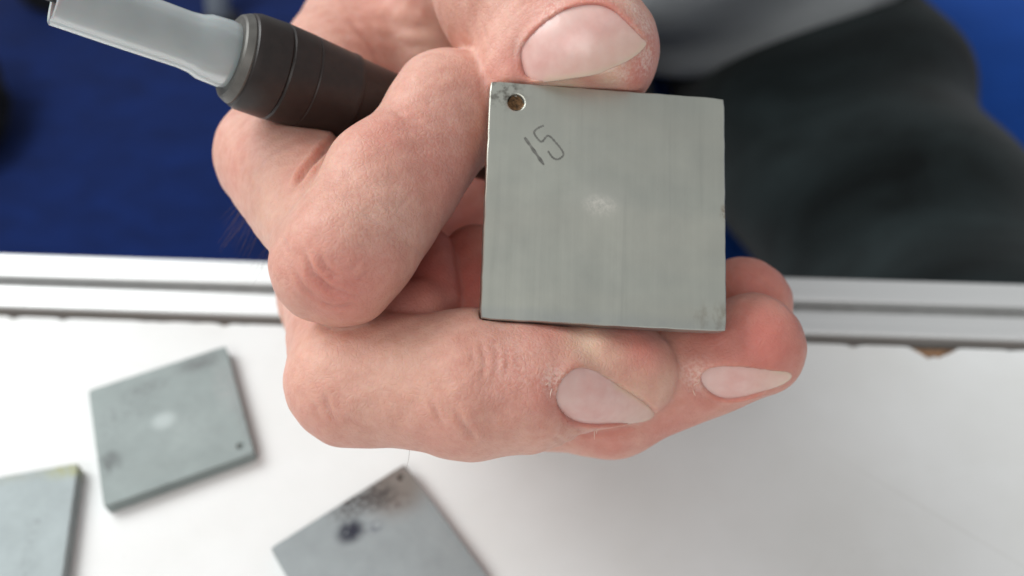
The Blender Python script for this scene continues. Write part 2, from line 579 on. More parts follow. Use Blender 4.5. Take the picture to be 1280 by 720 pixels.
def hand_base(p):
    # index finger: proximal part at the left, folded middle part in front, tip behind the thumb
    i0, i1, i2, i3 = P(352, 196, 132), P(430, 314, 108), P(564, 138, 119.5), P(632, 122, 137)
    prox = cap(p, i0, i1, 9.6, 7.4)
    prox = smin(prox, ell(p, P(419, 338, 105), (7.3, 5.3, 6.2)), 4)
    prox = smin(prox, ell(p, P(392, 362, 106.5), (3.4, 3.2, 3.6)), 2.5)
    prox = smin(prox, ell(p, P(440, 372, 104.5), (3.6, 2.9, 3.8)), 2.5)
    midp = cap(p, P(436, 312, 105), i2, 7.9, 7.7)
    midp = smin(midp, ell(p, P(470, 214, 109), (5.6, 6.0, 6.0)), 3)
    midp = smin(midp, ell(p, P(543, 140, 115.5), (6.0, 6.2, 6.0)), 1.5)
    midp = smin(midp, cap(p, i2, i3, 7.6, 7.0), 2.5)
    index = smin(prox, midp, .7)
    # middle finger along the bottom
    m1, m2, m3 = P(442, 474, 112), P(652, 481, 109.5), P(786, 468, 114)
    mid = cap(p, P(426, 335, 146), m1, 9.5, 8.0)
    mid = smin(mid, cap(p, m1, P(590, 480, 109.5), 8.1, 8.9), 2)
    mid = smin(mid, cap(p, P(590, 480, 109.5), m2, 8.9, 8.2), 2)
    mm = P(728, 470, 111.5)
    mid = smin(mid, cap(p, m2, mm, 8.1, 6.7), 2)
    mid = smin(mid, cap(p, mm, m3, 6.7, 6.0), 1)
    mid = smin(mid, ell(p, P(778, 460, 113.2), (6.2, 5.2, 6.0)), 2)
    # ring finger
    r1, r2, r3 = P(500, 482, 130), P(762, 498, 122), P(940, 432, 117)
    ring = cap(p, P(420, 380, 150), r1, 9, 8)
    ring = smin(ring, cap(p, r1, r2, 8, 7.8), 2)
    ring = smin(ring, cap(p, r2, r3, 7.8, 6.9), 2)
    # little finger
    l1, l2, l3 = P(590, 440, 144), P(800, 430, 137), P(930, 380, 129)
    lit = cap(p, P(470, 420, 163), l1, 8, 7)
    lit = smin(lit, cap(p, l1, l2, 6.8, 6.6), 2)
    lit = smin(lit, cap(p, l2, l3, 6.6, 6.8), 2)
    # palm and wrist
    wr = [P(520, -66, 196), P(575, -50, 199), P(630, -30, 203), P(690, -10, 206)]
    kn = [P(352, 196, 134), P(420, 320, 147), P(420, 380, 153), P(470, 420, 165)]
    palm = None
    for a, b in zip(kn, wr):
        c = cap(p, a, b, 9.5, 12.5)
        palm = c if palm is None else smin(palm, c, 7)
    palm = smin(palm, cap(p, P(600, 0, 172), P(560, 330, 158), 14, 13), 8)
    palm = smin(palm, cap(p, P(620, 200, 165), P(640, 420, 158), 12, 12), 8)
    palm = smin(palm, cap(p, P(600, -40, 200), P(650, -190, 246), 20, 23), 14)
    # folds of flesh seen in the hollow of the fist
    palm = smin(palm, cap(p, P(470, 392, 117), P(528, 386, 117), 4.2, 4.0), .8)
    palm = smin(palm, cap(p, P(532, 318, 123), P(546, 380, 119), 4.0, 3.8), .8)
    palm = smin(palm, cap(p, P(592, 320, 127), P(604, 395, 121), 4.6, 4.8), .8)
    # thumb: fleshy base, then two joints, the tip coming towards the lens
    c0, c1, c2, c3 = P(600, 10, 185), P(598, -62, 154), P(645, -10, 124), P(737, 64, 115.5)
    th = cap(p, c0, c1, 15, 12.5)
    th = smin(th, cap(p, P(520, 60, 160), c1, 9, 11), 8)          # web towards the index finger
    th = smin(th, cap(p, c1, c2, 12, 10.8), 5)
    th = smin(th, cap(p, c2, c3, 10.8, 9.0), 3)
    th = smin(th, ell(p, P(684, 112, 117.5), (7.4, 8.4, 6.5)), 4)   # pad spread on the plate edge
    # joining: soft at the roots, nearly sharp where skin meets skin
    th = smin(th, ell(p, P(657, 100, 117.0), (6.4, 8.6, 6.2)), 4)
    th = -smin(-th, shelf_sd(p), .9)
    d = smin(palm, th, 7)
    d = smin(d, index, .9)
    d2 = smin(mid, ring, .7); d2 = smin(d2, lit, .7)
    d = smin(d, d2, .8)
    return d


def shelf_sd(p):
    # the pulp of the thumb is flattened on the plate's upper edge
    q = (p - PC.astype(np.float32)) @ PR.astype(np.float32)
    q = np.abs(q - np.array([0, -5, -8], np.float32)) - np.array([15.2, 10.1, 9], np.float32)
    return np.linalg.norm(np.maximum(q, 0), axis=1) + np.minimum(q.max(1), 0)


def hand_sd(p):
    p = p.astype(np.float32)
    d = hand_base(p)
    # low, slow unevenness of flesh
    x, y, z = p[:, 0], p[:, 1], p[:, 2]
    d = d + .16 * np.sin(x * .42 + 1.1) * np.sin(y * .37 + .4) * np.sin(z * .31) + .06 * np.sin(x * 1.1 + y * .7) * np.sin(y * .9 - z * .8)
    for s in (plate_sd, probe_sd):
        d = -smin(-d, s(p) - .01, .35)
    return d


# creases: polylines in the hand's own space pressed into the skin (px, py, z guides are dropped on the surface)
def drop(px, py):
    """first surface point met along the sight line through a guide"""
    d = np.array([(px - 640) / FPX, (py - 360) / FPX, 1.]); z = np.full(1, 88.)
    for _ in range(90):
        v = hand_sd((d * z[0])[None].astype(np.float32))[0]
        if v < .01: break
        z += max(v * .8, .02)
    return d * z[0]


hv, hf = surface_net(hand_sd, (-46, -95, 88), (50, 26, 225), .66)
hv = project(hand_sd, hv, 2)
hv, hf = split_quads(hv, hf)
hv = project(hand_sd, hv, 2)
hn = grad(hand_sd, hv); hn /= np.linalg.norm(hn, axis=1)[:, None] + 1e-9


# ---- creases pressed into the skin: guides, depth and half width in mm
def resample(g, n):
    g = np.asarray(g, float); d = np.concatenate([[0], np.cumsum(np.linalg.norm(np.diff(g, axis=0), axis=1))])
    t = np.linspace(0, d[-1], n)
    return np.stack([np.interp(t, d, g[:, k]) for k in range(g.shape[1])], 1)


CREASES = [
    ([(538, 498), (548, 522), (556, 534)], .16, .35), ([(564, 508), (580, 532), (597, 553)], .24, .42), ([(600, 425), (606, 450), (602, 478)], .12, .3),
    ([(618, 428), (622, 450), (618, 472)], .12, .3), ([(632, 436), (635, 456), (630, 472)], .10, .28), ([(588, 432), (591, 452)], .10, .28), ([(646, 446), (648, 462)], .08, .25),
    ([(379, 315), (390, 342), (412, 362), (430, 366)], .42, .42), ([(396, 376), (418, 385), (446, 380)], .22, .35), ([(446, 352), (462, 338)], .15, .3), ([(436, 340), (452, 322)], .12, .3), ([(366, 338), (380, 360), (398, 374)], .24, .4), ([(398, 318), (408, 336), (424, 348)], .2, .35), ([(352, 300), (366, 322)], .12, .4), ([(456, 268), (482, 286)], .10, .25), ([(452, 284), (470, 297)], .08, .25), ([(498, 260), (518, 240)], .08, .25), ([(474, 246), (492, 270)], .07, .22),
    ([(440, 300), (462, 312)], .08, .25), ([(505, 300), (530, 318)], .10, .3), ([(548, 196), (570, 214)], .08, .3),
    ([(424, 168), (402, 190), (381, 213), (368, 234)], .75, .5), ([(492, 138), (506, 146), (530, 150)], .22, .6), ([(470, 20), (508, 36), (540, 34)], .25, 1.0), ([(478, 44), (515, 58), (545, 60)], .18, .8), ([(430, 16), (460, 50), (480, 84)], .2, 1.0),
     ([(412, 372), (430, 366), (452, 372)], .10, .3), ([(408, 350), (424, 342)], .07, .25),
    ([(404, 492), (412, 512), (421, 530)], .16, .4), ([(392, 505), (400, 522)], .10, .35), ([(690, 545), (712, 556)], .12, .3), ([(600, 20), (612, 60)], .07, .3), ([(640, 20), (660, 0)], .08, .3),
    ([(930, 338), (955, 350), (972, 366)], .08, .4), ([(700, 548), (760, 540), (800, 530)], .12, .4),
]
for g, dep, wid in CREASES:
    pts = np.array([drop(*q) for q in resample(g, 14)])
    lo_, hi_ = pts.min(0) - 2.5, pts.max(0) + 2.5
    sel = np.nonzero(((hv > lo_) & (hv < hi_)).all(1))[0]
    a, b = pts[:-1], pts[1:]
    ap = hv[sel][:, None] - a[None]; ab = (b - a)[None]
    t = np.clip((ap * ab).sum(2) / np.maximum((ab * ab).sum(2), 1e-9), 0, 1)
    dd_ = np.linalg.norm(ap - t[..., None] * ab, axis=2); k_ = dd_.argmin(1); dmin = dd_.min(1)
    al = (k_ + t[np.arange(len(k_)), k_]) / (len(pts) - 1)
    fade = np.clip(np.minimum(al, 1 - al) * 4 + .15, 0, 1)
    disp = -dep * np.exp(-(dmin / wid) ** 2) + .35 * dep * np.exp(-((dmin - 2 * wid) / wid) ** 2)
    hv[sel] += hn[sel] * (disp * fade)[:, None]


# ---- nails: a stiff curved sheet on the flesh, its outline followed by the folds of skin
def unit(v): v = np.asarray(v, float); return v / np.linalg.norm(v)


def chaikin(p, fl, it=2):
    for _ in range(it):
        q = np.roll(p, -1, 0); g = np.roll(fl, -1)
        p = np.stack([.75 * p + .25 * q, .25 * p + .75 * q], 1).reshape(-1, p.shape[1])
        fl = np.stack([.75 * fl + .25 * g, .25 * fl + .75 * g], 1).reshape(-1)
    return p, fl


class Nail:
    def __init__(s, t, pts, kmin, kmax):
        s.px = np.array([q[:2] for q in pts], float); s.free = np.array([float(q[2]) if len(q) > 2 else 0. for q in pts])
        g = s.px.mean(0)
        on = np.array([drop(*(g + (q - g) * r)) for q in s.px for r in (.3, .6, .9)])
        s.c = drop(*g)
        nr = grad(hand_base, on.astype(np.float32), .1); nr /= np.linalg.norm(nr, axis=1)[:, None]
        s.n = unit(nr.mean(0)); s.t = np.asarray(t, float); s.t = unit(s.t - s.n * (s.t @ s.n)); s.u = np.cross(s.n, s.t)
        q = on - s.c; U, V, W_ = q @ s.u, q @ s.t, q @ s.n
        A = np.stack([np.ones_like(U), U, V, U * U, V * V], 1)
        k, *_ = np.linalg.lstsq(A, W_, rcond=None)
        k3, k4 = np.clip(k[3], *kmin), np.clip(k[4], *kmax)
        k, *_ = np.linalg.lstsq(A[:, :3], W_ - k3 * U * U - k4 * V * V, rcond=None)
        s.k = np.array([*k, k3, k4])
        s.poly = np.array([s.hit(*q) for q in s.px])
        s.poly, s.free = chaikin(s.poly, s.free)

    def height(s, U, V): return s.k[0] + s.k[1] * U + s.k[2] * V + s.k[3] * U * U + s.k[4] * V * V

    def hit(s, px, py):
        d = np.array([(px - 640) / FPX, (py - 360) / FPX, 1.]); z = (s.c @ s.n) / (d @ s.n)
        z = np.clip(z, s.c[2] - 12, s.c[2] + 12)
        for _ in range(40):
            q = d * z - s.c; e = q @ s.n - s.height(q @ s.u, q @ s.t)
            z -= np.clip(e / (d @ s.n), -1, 1) * .6
        q = d * z - s.c
        return np.array([q @ s.u, q @ s.t])

    def sd(s, U, V):
        """distance to the outline (negative inside) and how free the nearest rim is"""
        a = s.poly; b = np.roll(a, -1, 0); q = np.stack([U, V], 1)
        best = np.full(len(U), 1e9); fr = np.zeros(len(U)); ins = np.zeros(len(U), bool)
        for i in range(len(a)):
            ab = b[i] - a[i]; t = np.clip(((q - a[i]) @ ab) / max(ab @ ab, 1e-9), 0, 1)
            d = np.linalg.norm(q - a[i] - t[:, None] * ab, axis=1)
            m = d < best; best[m] = d[m]; fr[m] = s.free[i]
            c = (a[i][1] > V) != (b[i][1] > V)
            x = a[i][0] + (V - a[i][1]) / (ab[1] if abs(ab[1]) > 1e-9 else 1e-9) * ab[0]
            ins ^= c & (U < x)
        return np.where(ins, -best, best), fr


NAILS = {
    'thumb': Nail((.27, .70, -.66),
                  [(657, 99), (651, 80), (650, 63), (657, 50), (671, 35), (690, 20), (709, 10), (731, 5), (749, 5), (767, 12), (783, 27), (796, 40), (803, 47, .1), (808, 55, .8),
                   (794, 71, 1), (767, 85, 1), (742, 94, 1), (711, 98, 1), (684, 101, .8)], (-.07, -.035), (-.05, -.012)),
    'middle': Nail((.84, .32, .44),
                   [(720, 459), (702, 472), (693, 494), (697, 512), (712, 525), (732, 531), (770, 530), (795, 529, .6), (813, 527, 1), (821, 519, 1), (813, 507, 1), (800, 497, 1), (780, 485, .9), (757, 472, .6), (738, 462, .2)], (-.11, -.05), (-.05, -.010)),
    'ring': Nail((.96, -.06, .25),
                 [(875, 472), (880, 463), (898, 457), (932, 459, .2), (962, 463, .7), (986, 465, 1), (992, 472, 1), (984, 480, 1), (966, 486, .5), (948, 492), (927, 498), (907, 500), (890, 494), (878, 482)], (-.11, -.05), (-.05, -.010)),
}
for nm, s in NAILS.items():
    q = hv - s.c
    U, Vv, Wn = q @ s.u, q @ s.t, q @ s.n
    lo_, hi_ = s.poly.min(0) - 3.5, s.poly.max(0) + 3.5
    near = np.nonzero((U > lo_[0]) & (U < hi_[0]) & (Vv > lo_[1]) & (Vv < hi_[1]) & (np.abs(Wn) < 7) & (hn @ s.n > -.05))[0]
    U, Vv, Wn = U[near], Vv[near], Wn[near]
    o, fr = s.sd(U, Vv)
    hgt = s.height(U, Vv)
    inside = np.clip(.5 - (o + .05) / .35, 0, 1)
    rim_ = hgt + .30 * np.exp(-((o - .35) / .7) ** 2) * (1 - fr) - .25 * fr
    want_out = Wn + np.clip(rim_ - Wn, -.5, 2.2) * np.exp(-(np.clip(o, 0, None) / 1.3) ** 2) * (1 - .8 * fr)
    want_in = hgt - .45
    new = inside * want_in + (1 - inside) * want_out
    hv[near] += s.n * np.clip(new - Wn, -4.0, 3.0)[:, None]

# ---- colour fields of the skin itself
def field(spots):
    f = np.zeros(len(hv))
    for px, py, r, w in spots:
        c = drop(px, py)
        f = np.maximum(f, w * np.exp(-((hv - c) ** 2).sum(1) / (r * r)))
    return f


red = field([(430, 368, 6.5, .62), (400, 340, 5, .3), (470, 345, 6, .42), (800, 432, 5, .6), (755, 428, 3, .4), (700, 412, 5, .5), (690, 490, 4, .5), (640, 470, 6, .3), (955, 430, 8, .72),
             (900, 425, 6, .6), (880, 500, 5, .4), (945, 350, 8, .6), (800, 92, 4, .7), (812, 60, 3.5, .5), (650, 75, 3, .5), (690, 12, 4, .4), (630, 120, 5, .35), (740, 100, 3, .5),
             (560, 210, 8, .42), (596, 225, 6, .55), (500, 165, 6, .35), (440, 250, 7, .15), (560, 300, 8, .75), (540, 340, 8, .8), (590, 350, 8, .8), (575, 280, 8, .7), (510, 385, 6, .6),
             (380, 520, 6, .2), (405, 500, 4, .2), (760, 550, 6, .4), (840, 535, 6, .45), (300, 190, 5, .15), (540, 540, 6, .2), (590, 440, 5, .2), (480, 20, 8, .2), (378, 216, 3.5, .5), (400, 192, 3, .4)])
pal = field([(735, 430, 3.2, .75), (760, 445, 3.0, .4), (795, 490, 3.0, .38), (832, 482, 3.0, .35), (705, 104, 2.6, .65), (760, 96, 2.4, .5), (395, 215, 6, .25), (500, 440, 8, .22),
             (450, 250, 6, .12), (405, 440, 7, .18), (340, 250, 7, .2), (530, 55, 4, .3), (500, 40, 4, .2)])
dry = field([(690, 474, 1.8, .6), (640, 450, 4, .25), (655, 60, 1.6, .5), (806, 30, 2.4, .75), (795, 12, 2, .6), (500, 60, 5, .25), (808, 75, 2.2, .7), (775, 96, 2, .5), (872, 470, 2, .6), (690, 15, 2.2, .45), (470, 270, 6, .18), (560, 180, 6, .18)])
for s in NAILS.values():
    q = hv - s.c
    U, Vv, Wn = q @ s.u, q @ s.t, q @ s.n
    near = np.nonzero((np.abs(U) < 13) & (np.abs(Vv) < 13) & (np.abs(Wn) < 7) & (hn @ s.n > -.2))[0]
    o, fr = s.sd(U[near], Vv[near])
    red[near] = np.maximum(red[near], np.where(o < .9, .55 * np.exp(-((o - .1) / .7) ** 2), 0) * (1 - fr))
M_skin, M_nail = mat_skin(), mat_nail()
person = empty('person', tuple(to_world(P(640, 0, 200))))
tag(person, 'person in grey shirt and dark trousers holding up a square steel plate by its edges', 'person')
porg = np.array(person.location)
me = mesh_np('hand', to_world(hv) - porg, hf[:, ::-1])
for nm, arr in (('redness', red), ('pallor', pal), ('dryness', dry)):
    a = me.attributes.new(nm, 'FLOAT', 'POINT'); a.data.foreach_set('value', arr.astype(np.float32))
hand = link('hand', me, person, M_skin)

for nm, s in NAILS.items():
    pl_ = s.poly; g = pl_.mean(0); n_ = len(pl_)
    tng = np.roll(pl_, -1, 0) - np.roll(pl_, 1, 0); nrm = np.stack([tng[:, 1], -tng[:, 0]], 1); nrm /= np.linalg.norm(nrm, axis=1)[:, None]
    if ((pl_ - g) * nrm).sum() < 0: nrm = -nrm
    big = pl_ + nrm * (.5 * (1 - s.free))[:, None]                     # the plate of the nail runs on below the folds
    rad = np.concatenate([np.linspace(.06, .9, 12), [.95, .98, 1.0]])
    uv = np.concatenate([g + (big - g) * r for r in rad] + [g[None]])
    frv = np.concatenate([np.where(r > .55, s.free * 1.0, s.free) for r in rad] + [[0]])
    o, _f = s.sd(uv[:, 0], uv[:, 1])
    hs = s.height(uv[:, 0], uv[:, 1])
    rr = np.concatenate([np.full(n_, r) for r in rad] + [[0]])
    drop_ = .12 * np.clip((rr - .9) / .1, 0, 1) ** 2
    top = s.c + uv[:, :1] * s.u + uv[:, 1:] * s.t + s.n * (hs - .16 - drop_)[:, None]
    bot = top - s.n * .42
    n1 = len(top); Vn = np.concatenate([top, bot]); Fn = []
    for i in range(len(rad) - 1):
        for k in range(n_):
            k2 = (k + 1) % n_; a, b, c, d = i * n_ + k, i * n_ + k2, (i + 1) * n_ + k2, (i + 1) * n_ + k
            Fn += [(a, b, c, d), (n1 + a, n1 + d, n1 + c, n1 + b)]
    for k in range(n_):
        k2 = (k + 1) % n_; e = (len(rad) - 1) * n_
        Fn += [(n1 - 1, k2, k), (2 * n1 - 1, n1 + k, n1 + k2), (e + k, e + k2, n1 + e + k2, n1 + e + k)]
    nm_me = mesh_np('fingernail', to_world(Vn) - porg, Fn)
    bm = bmesh.new(); bm.from_mesh(nm_me); bmesh.ops.recalc_face_normals(bm, faces=bm.faces); bm.to_mesh(nm_me); bm.free()
    # pale band inside the free rim, half moon at the root, lengthwise ridges
    fpts = pl_[s.free > .75]; bpts = pl_[s.free < .1]
    df = np.linalg.norm(uv[:, None] - fpts[None], axis=2).min(1)
    edge_ = np.clip(1 - (df - .25) / .7, 0, 1)
    tipw = np.clip((uv[:, 1] - pl_[:, 1].min()) / np.ptp(pl_[:, 1]), 0, 1)
    edge_ = np.maximum(edge_, .55 * np.clip((tipw - .45) / .5, 0, 1))
    lun = np.clip(1 - ((uv[:, 1] - pl_[:, 1].min() - 1.0) / 2.4) ** 2 - (uv[:, 0] / 4.) ** 2, 0, 1)
    for an, arr in (('free_edge', edge_), ('lunula', lun), ('ridge', uv[:, 0] / 12)):
        at = nm_me.attributes.new(an, 'FLOAT', 'POINT'); at.data.foreach_set('value', np.concatenate([arr, arr]).astype(np.float32))
    link('fingernail', nm_me, hand, M_nail)

# fine hairs at the back of the hand and one loose hair below the finger
hvrt, hfac = [], []
for k in range(30):
    px = random.uniform(292, 338); py = 262 + (px - 292) * 1.25 + random.uniform(-8, 6)
    c = np.array(P(px, py, 128 - (py - 260) * .1)); c = project(hand_sd, c[None], 8)[0]
    g = grad(hand_sd, c[None])[0]; g /= np.linalg.norm(g)
    dirv = unit(g * .55 + np.array([-.35 + random.uniform(-.3, .3), .75 + random.uniform(-.4, .3), .1]))
    ln = random.uniform(2.5, 6.0)
    pp = [c + dirv * ln * t + np.array([-.5, .6, .1]) * (ln * .35) * t * t for t in np.linspace(0, 1, 6)]
    v, f = tube(pp, np.linspace(.022, .008, 6), 4)
    o = len(hvrt); hvrt += v; hfac += [tuple(i + o for i in q) for q in f]
o_h = link('hair', mesh_np('hair', to_world(np.array(hvrt)) - porg, hfac), hand, mat_plain('brown_hair', (.10, .055, .035), .6))
o_h['kind'] = 'stuff'
pp = [P(512, 562, 109), P(511, 572, 111), P(509, 582, 112), P(507, 590, 112.5)]
v, f = tube(pp, [.018, .018, .015, .012], 4)
link('loose_hair', mesh_np('loose_hair', to_world(np.array(v)) - porg, f), hand, mat_plain('dark_hair', (.05, .035, .03), .6))
# small flakes of dry skin beside the nails
fv, ff = [], []
for px, py, dx, dy, ln in ((744, 534, -.2, 1, 1.5), (748, 534, -.5, .9, .9), (690, 486, -.3, .8, 1.1), (688, 478, -.7, .2, .8), (694, 470, -.6, -.5, .7), (876, 470, -.9, .1, 1.1), (872, 478, -.8, .4, .9), (866, 487, .2, .9, .8)):
    c = drop(px, py) - np.array([0, 0, .05]); e = unit([dx, dy, -.45])
    v, f = tube([c, c + e * ln * .5, c + e * ln + np.array([.1, .05, 0])], [.07, .06, .02], 5)
    o = len(fv); fv += v; ff += [tuple(i + o for i in q) for q in f]
link('skin_flake', mesh_np('skin_flake', to_world(np.array(fv)) - porg, ff), hand, mat_plain('dry_skin', (.75, .55, .45), .6))


# ------------------------------------------------------------------ clothing of the seated person (mm, world axes)
def folds(p, f1, amp):
    x, y, z = p[:, 0], p[:, 1], p[:, 2]
    return amp * (np.sin(f1 * (x * .8 + y * .35 + 20 * np.sin(z * .02))) * np.sin(f1 * .6 * (y - x * .4) + 1) + .5 * np.sin(f1 * 2.1 * (y * .7 + z * .5 + 8 * np.sin(x * .03))))


def trouser_sd(p):
    d = cap(p, (104, 520, -125), (153, 205, -122), 70, 55)
    d = smin(d, cap(p, (153, 205, -122), (155, 190, -480), 56, 50), 30)
    e = cap(p, (-15, 520, -125), (-38, 230, -128), 80, 55)
    e = smin(e, cap(p, (-38, 230, -128), (-40, 220, -480), 55, 50), 30)
    d = smin(d, e, 10)
    d = smin(d, ell(p, (45, 560, -110), (150, 110, 95)), 30)
    return d + folds(p, .055, 5.0)


def shirt_sd(p):
    d = ell(p, (45, 452, 60), (172, 124, 190))
    d = smin(d, ell(p, (45, 490, 300), (200, 115, 230)), 60)
    d = smin(d, cap(p, (-150, 480, 420), (-120, 560, 210), 60, 52), 50)
    d = smin(d, cap(p, (240, 480, 420), (280, 470, 190), 60, 50), 50)
    d = smin(d, ell(p, (55, 402, -50), (95, 60, 36)), 30)         # belly fold lying on the lap
    x, y, z = p[:, 0], p[:, 1], p[:, 2]
    return d + folds(p, .05, 6) + 8.0 * np.sin(.085 * (x * .55 - z * 1.0 + 14 * np.sin(y * .03))) * np.clip((120 - z) / 150, 0, 1)


v, f = surface_net(trouser_sd, (-180, 90, -500), (300, 700, 30), 9)
v, f = split_quads(v, f); v = project(trouser_sd, v, 2)
link('trousers', mesh_np('trousers', v / 1000 - porg, f[:, ::-1]), person, mat_cloth('dark_trouser_cloth', (.013, .019, .020), 1500, .12, .95))
v, f = surface_net(shirt_sd, (-240, 290, -130), (350, 660, 560), 10)
v, f = split_quads(v, f); v = project(shirt_sd, v, 2)
M_shirt = mat_cloth('grey_shirt_cloth', (.35, .37, .38), 1500, .1, .18)
shirt = link('shirt', mesh_np('shirt', v / 1000 - porg, f[:, ::-1]), person, M_shirt)


def sleeve_sd(p):
    a, b = to_world(P(648, -185, 244)) * 1000, np.array((-120, 560, 210.))
    d = b - a
    q = p - a.astype(np.float32)
    out = cap(p, a + d * .02, b, 31, 52)
    inn = cap(p, a - d * .1, a + d * .25, 29, 29)
    return np.maximum(out, -inn) + folds(p, .09, 2)


v, f = surface_net(sleeve_sd, (-190, 120, 60), (60, 640, 330), 7)
link('sleeve', mesh_np('sleeve', v / 1000 - porg, f[:, ::-1]), shirt, M_shirt)

# ------------------------------------------------------------------ added blue block standing in for the lit part of the floor
lit_block = empty('lit_floor_block', (.3, .5, -.72))
tag(lit_block, 'added bright blue block standing in for the lit floor behind the dark trousers', 'lit floor block')
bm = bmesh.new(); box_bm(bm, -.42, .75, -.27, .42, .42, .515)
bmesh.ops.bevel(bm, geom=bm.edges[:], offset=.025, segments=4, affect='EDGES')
link('lit_floor_top', bm_mesh('lit_floor_top', bm, True), lit_block, mat_cloth('lit_floor_blue', (.014, .085, .42), 1200, .1, .12))  # brighter blue is the floor's lit tone, put into the colour
M_dark = mat_plain('dark_metal', (.03, .03, .035), .5, .6)
for lx, ly in ((-.38, -.22), (-.38, .37), (.7, -.22), (.7, .37)):
    v, f = tube([(lx, ly, 0), (lx, ly, .2), (lx, ly, .42)], .015, 10)
    link('leg', mesh_np('leg', v, f, False), lit_block, M_dark)

# things far back on the floor, out of focus
pole = empty('metal_pole', (-.62, 1.34, -.72))
tag(pole, 'pale grey metal pole standing on the blue floor behind the probe', 'pole')
v, f = tube([(0, 0, .012), (0.01, .15, .3), (.02, .3, .6), (.03, .5, 1.0)], .021, 16)
link('tube', mesh_np('tube', v, f), pole, mat_plain('pale_grey_paint', (.45, .5, .53), .5))
v, f = tube([(0, 0, 0), (0, 0, .008), (0, 0, .012)], [.035, .035, .03], 24)
link('foot_plate', mesh_np('foot_plate', v, f, False), pole, M_dark)


def bundle(name, loc, r, label):
    def sd(p):
        d = ell(p, (0, 0, r[2] * .9), r)
        d = smin(d, ell(p, (r[0] * .5, -r[1] * .3, r[2] * .6), (r[0] * .6, r[1] * .7, r[2] * .6)), 30)
        d = smin(d, ell(p, (-r[0] * .4, r[1] * .4, r[2] * .7), (r[0] * .7, r[1] * .6, r[2] * .7)), 30)
        return np.maximum(d + folds(p, .05, 5), -p[:, 2] + 1)
    R_ = max(r) * 1.6
    v, f = surface_net(sd, (-R_, -R_, -10), (R_, R_, r[2] * 2.4), 12)
    o = link(name, mesh_np(name, v / 1000, f[:, ::-1]), None, mat_cloth('black_bag_cloth', (.006, .007, .010), 900, .05))
    o.location = loc
    return tag(o, label, 'bag')


bundle('bag', (-.98, 1.02, -.72), (130, 120, 90), 'black soft bag lying on the floor at the left edge')
bundle('bag', (-.93, 1.40, -.72), (70, 60, 45), 'small dark bag on the floor below the cable of the probe')

# ------------------------------------------------------------------ coated plates
def plate_mesh(name, th, hole, hr, hd, bev=.00012, front=1):
    """30 mm square, face on z=0 looking to +z (front = 1), with a drilled conical dimple"""
    bm = bmesh.new()
    s = .015
    # outline with nicked, slightly uneven corners
    k = 24; out = []
    for c0, c1 in (((-s, -s), (s, -s)), ((s, -s), (s, s)), ((s, s), (-s, s)), ((-s, s), (-s, -s))):
        for i in range(k):
            t = i / k; w = (math.sin(t * 37 + c0[0] * 900) + math.sin(t * 91 + c0[1] * 700)) * .00002
            if i == 0: w = .00018
            x, y = c0[0] + (c1[0] - c0[0]) * t, c0[1] + (c1[1] - c0[1]) * t
            ln = math.hypot(x, y); out.append((x - x / ln * w, y - y / ln * w))
    z = 0.0; zb = th * -front * 1.0
    o1 = [bm.verts.new((x * (1 - bev / s), y * (1 - bev / s), z)) for x, y in out]
    o2 = [bm.verts.new((x, y, z - front * bev)) for x, y in out]
    o3 = [bm.verts.new((x, y, zb + front * bev)) for x, y in out]
    o4 = [bm.verts.new((x * (1 - bev / s), y * (1 - bev / s), zb)) for x, y in out]
    n = len(out)
    for a, b in ((o1, o2), (o2, o3), (o3, o4)):
        for i in range(n):
            bm.faces.new((a[i], a[(i + 1) % n], b[(i + 1) % n], b[i]))
    bm.faces.new(o4)
    hk = 28
    rings = []
    for rr, zz in ((1.12, 0), (1.0, .00006), (.93, .35 * hd), (.55, .75 * hd), (.12, hd)):
        rings.append([bm.verts.new((hole[0] + hr * rr * math.cos(2 * math.pi * i / hk), hole[1] + hr * rr * math.sin(2 * math.pi * i / hk), z - front * zz)) for i in range(hk)])
    for a, b in zip(rings, rings[1:]):
        for i in range(hk): bm.faces.new((a[i], a[(i + 1) % hk], b[(i + 1) % hk], b[i]))
    bm.faces.new(rings[-1])
    e = []
    for lp in (o1, rings[0]):
        for i in range(len(lp)): e.append(bm.edges.get((lp[i], lp[(i + 1) % len(lp)])))
    bmesh.ops.triangle_fill(bm, use_beauty=True, use_dissolve=False, edges=e)
    bmesh.ops.recalc_face_normals(bm, faces=bm.faces)
    return bm_mesh(name, bm)


# held plate
held = link('steel_plate', plate_mesh('steel_plate', PT / 1000, (-.0117, .0124), .0011, .0011), None, mat_held())
m_ = M3 @ PR
held.matrix_world = Matrix(((m_[0][0], -m_[0][1], -m_[0][2], 0), (m_[1][0], -m_[1][1], -m_[1][2], 0), (m_[2][0], -m_[2][1], -m_[2][2], 0), (0, 0, 0, 1))) @ Matrix.Identity(4)
held.location = to_world(PC)
tag(held, 'square steel plate marked 15 with a drilled dimple, held between thumb and fingers', 'metal plate', 'square coated steel test plates')


def on_plate(px, py):
    """guide -> millimetres on the face of the held plate (x right, y up)"""
    d = np.array([(px - 640) / FPX, (py - 360) / FPX, 1.]); nrm = PR[:, 2]
    q = (d * ((PC @ nrm) / (d @ nrm)) - PC) @ PR
    return np.array([q[0], -q[1], 0])


M_mark = mat_plain('dull_engraving', (.16, .16, .145), .75, .2, 1500, .3)


